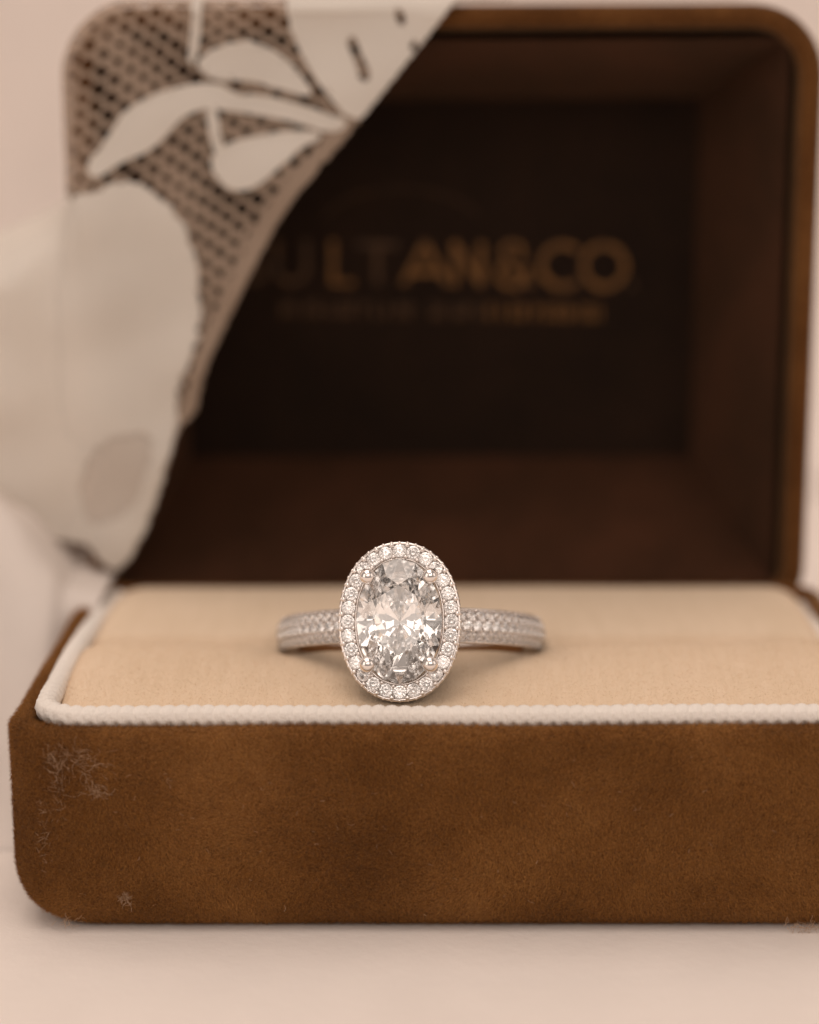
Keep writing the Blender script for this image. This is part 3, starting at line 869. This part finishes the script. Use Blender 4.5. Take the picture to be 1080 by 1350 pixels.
def lace():
    px = smooth_poly(region, 1); reg = poly2d(px)
    ms = [(n, poly2d(smooth_poly(q, 2))) for n, q in motifs]
    st = .16
    xs = np.arange(reg[:, 0].min(), reg[:, 0].max(), st); zs = np.arange(max(reg[:, 1].min(), ZB - 2), min(reg[:, 1].max(), ZT + 14), st)
    nx, nz = len(xs), len(zs)
    GX, GZ = np.meshgrid(xs, zs, indexing='ij')
    cx, cz = (GX[:-1, :-1] + st / 2).ravel(), (GZ[:-1, :-1] + st / 2).ravel(); Cc = np.stack([cx, cz], 1)
    inr = inside(Cc, reg)
    Cj = Cc + .34 * np.stack([Waves(2, 16, .35, 96)(Cc), Waves(2, 16, .35, 97)(Cc)], 1)
    owner = np.full(len(Cc), -1)
    for k, (n, q) in enumerate(ms): owner[inside(Cj, q) & inr & (owner < 0)] = k
    for q in slits: owner[inside(Cc, poly2d(q))] = -1
    soft = inside(Cj, poly2d(dark_patch)); owner[soft] = -1
    # net: slanted lattice of holes, slightly irregular
    sc = np.linalg.norm(on_y(300, 200, YL) - on_y(301, 200, YL))
    a = np.array([20.5, 12.0]) * sc; b = np.array([-5.0, -27.0]) * sc * .86
    Mi = np.linalg.inv(np.stack([a, b], 1))
    jit = np.stack([Waves(2, 14, 2.0, 91)(Cc), Waves(2, 14, 2.0, 92)(Cc)], 1) * .62
    uv = (Cc + jit) @ Mi.T; fr = uv - np.round(uv); dvec = fr @ np.stack([a, b], 1).T
    size = .47 + .20 * Waves(2, 10, 1.6, 93)(Cc)
    hole = np.hypot(dvec[:, 0], dvec[:, 1] * 1.05) < size
    soft &= owner < 0; net = inr & (owner < 0) & ~hole & ~soft
    idx = (np.arange(nx - 1)[:, None] * nz + np.arange(nz - 1)[None]).ravel()
    base_p = wrap(GX.ravel(), GZ.ravel())
    veil = empty("lace_veil", tuple(base_p[:, :].mean(0) * 0 + np.array([-24, YL, ZB])))
    tag(veil, "white floral lace veil draped over the ring box lid, cut edge hanging diagonally", "veil")
    def part(name, sel, mat, lift, thick):
        q = idx[sel]; quads = np.stack([q, q + nz, q + nz + 1, q + 1], 1)
        used, inv = np.unique(quads, return_inverse=True); P = base_p[used].copy()
        cre = Waves(2, 14, .9, 95)(np.stack([GX.ravel()[used], GZ.ravel()[used]], 1))
        P[:, 1] -= lift * (1 + .25 * cre)
        o = obj(name, P, inv.reshape(-1, 4), mat, veil, ORIGIN[veil.name])
        md = o.modifiers.new("thickness", 'SOLIDIFY'); md.thickness = thick * MM; md.offset = 0
        return o
    tag(part("net", net, M_net, 0, .14), kind="stuff")
    if (soft & inr).sum() > 4: part("thin_ground", soft & inr, M_thin, .05, .15)
    for k, (n, q) in enumerate(ms):
        sel = owner == k
        if n in ("leaf_motif", "stem_motif") or k == 0:              # raised cord stitched round the motif
            loop, _ = resample(q, .22); ok = inside(loop, reg) & (loop[:, 1] < ZT + 10)
            P3 = wrap(loop[:, 0], loop[:, 1]); P3[:, 1] -= .20
            nl, mm = len(loop), 6; V = []; F = []
            tt = np.roll(loop, -1, 0) - np.roll(loop, 1, 0); tt /= np.linalg.norm(tt, axis=1)[:, None] + 1e-9
            for i in range(nl):
                rr_ = .09 + .03 * math.sin(i * 2.1)
                for c in range(mm):
                    a_ = 2 * math.pi * c / mm; V.append(P3[i] + np.array([tt[i][1] * math.cos(a_) * rr_, -math.sin(a_) * rr_, -tt[i][0] * math.cos(a_) * rr_]))
            for i in range(nl):
                i2 = (i + 1) % nl
                if ok[i] and ok[i2]:
                    for c in range(mm): F.append((i * mm + c, i2 * mm + c, i2 * mm + (c + 1) % mm, i * mm + (c + 1) % mm))
            obj("outline_cord", V, F, M_thread, veil, ORIGIN[veil.name])
        if sel.sum() > 4: part(n, sel, M_motif if n != "hem_band" else M_net, .10, .22)
lace()

# ------------------------------------------------------------------ white cloth heaped beside the box
def cloth_heap():
    ys = np.linspace(16, 135, 110); nu = 110
    w1, w2 = Waves(2, 10, 8, 101), Waves(2, 10, 3.5, 102)
    V = []
    for y in ys:
        rise = float(smooth01((y - 16) / 22.0)); over = float(smooth01((y - 29) / 5.0))
        crest = (HB + 12.5) * rise
        edge_z = 0.1 + (HB - 1.5) * float(smooth01((y - 16) / 16.0))       # where it leans on the box wall
        prof = np.array([(-170, .1), (-115, .1), (-88, .35 * crest), (-66, .85 * crest), (-52, crest), (-43, crest * .96), (-37.5, crest * .82),
                         (-34.4, edge_z * (1 - over) + (HB + 3.0) * over), (-33.4, edge_z * .9 * (1 - over) + (HB + 1.6) * over),
                         (-33.35 + 3.2 * over, edge_z * .6 * (1 - over) + (HB + 1.0) * over)])
        s_ = np.linspace(0, 1, nu) ** .6 * (len(prof) - 1)
        X = np.interp(s_, np.arange(len(prof)), prof[:, 0]); Z = np.interp(s_, np.arange(len(prof)), prof[:, 1])
        for _ in range(10):
            X[1:-1] = (X[:-2] + 2 * X[1:-1] + X[2:]) / 4; Z[1:-1] = (Z[:-2] + 2 * Z[1:-1] + Z[2:]) / 4
        for x, z in zip(X, Z):
            o = float(smooth01((-34.0 - x) / 7)) * min(1, z / 5)
            rib = .5 * math.sin((x * .8 + y * .9) * .95 + 1.2 * float(w1((x, y)))) * o
            V.append((x, y, max(z + rib + (float(w1((x, y))) * 1.8 + float(w2((x, y))) * .5) * o, .05)))
    return V, grid_faces(len(ys), nu)
V, F = cloth_heap()
V = np.array(V)
heap = obj("white_cloth", V, F, M_cloth, None, (-60, 60, 0))
md = heap.modifiers.new("thickness", 'SOLIDIFY'); md.thickness = .4 * MM; md.offset = 1
tag(heap, "soft white cloth heaped on the table against the side of the velvet box", "cloth")
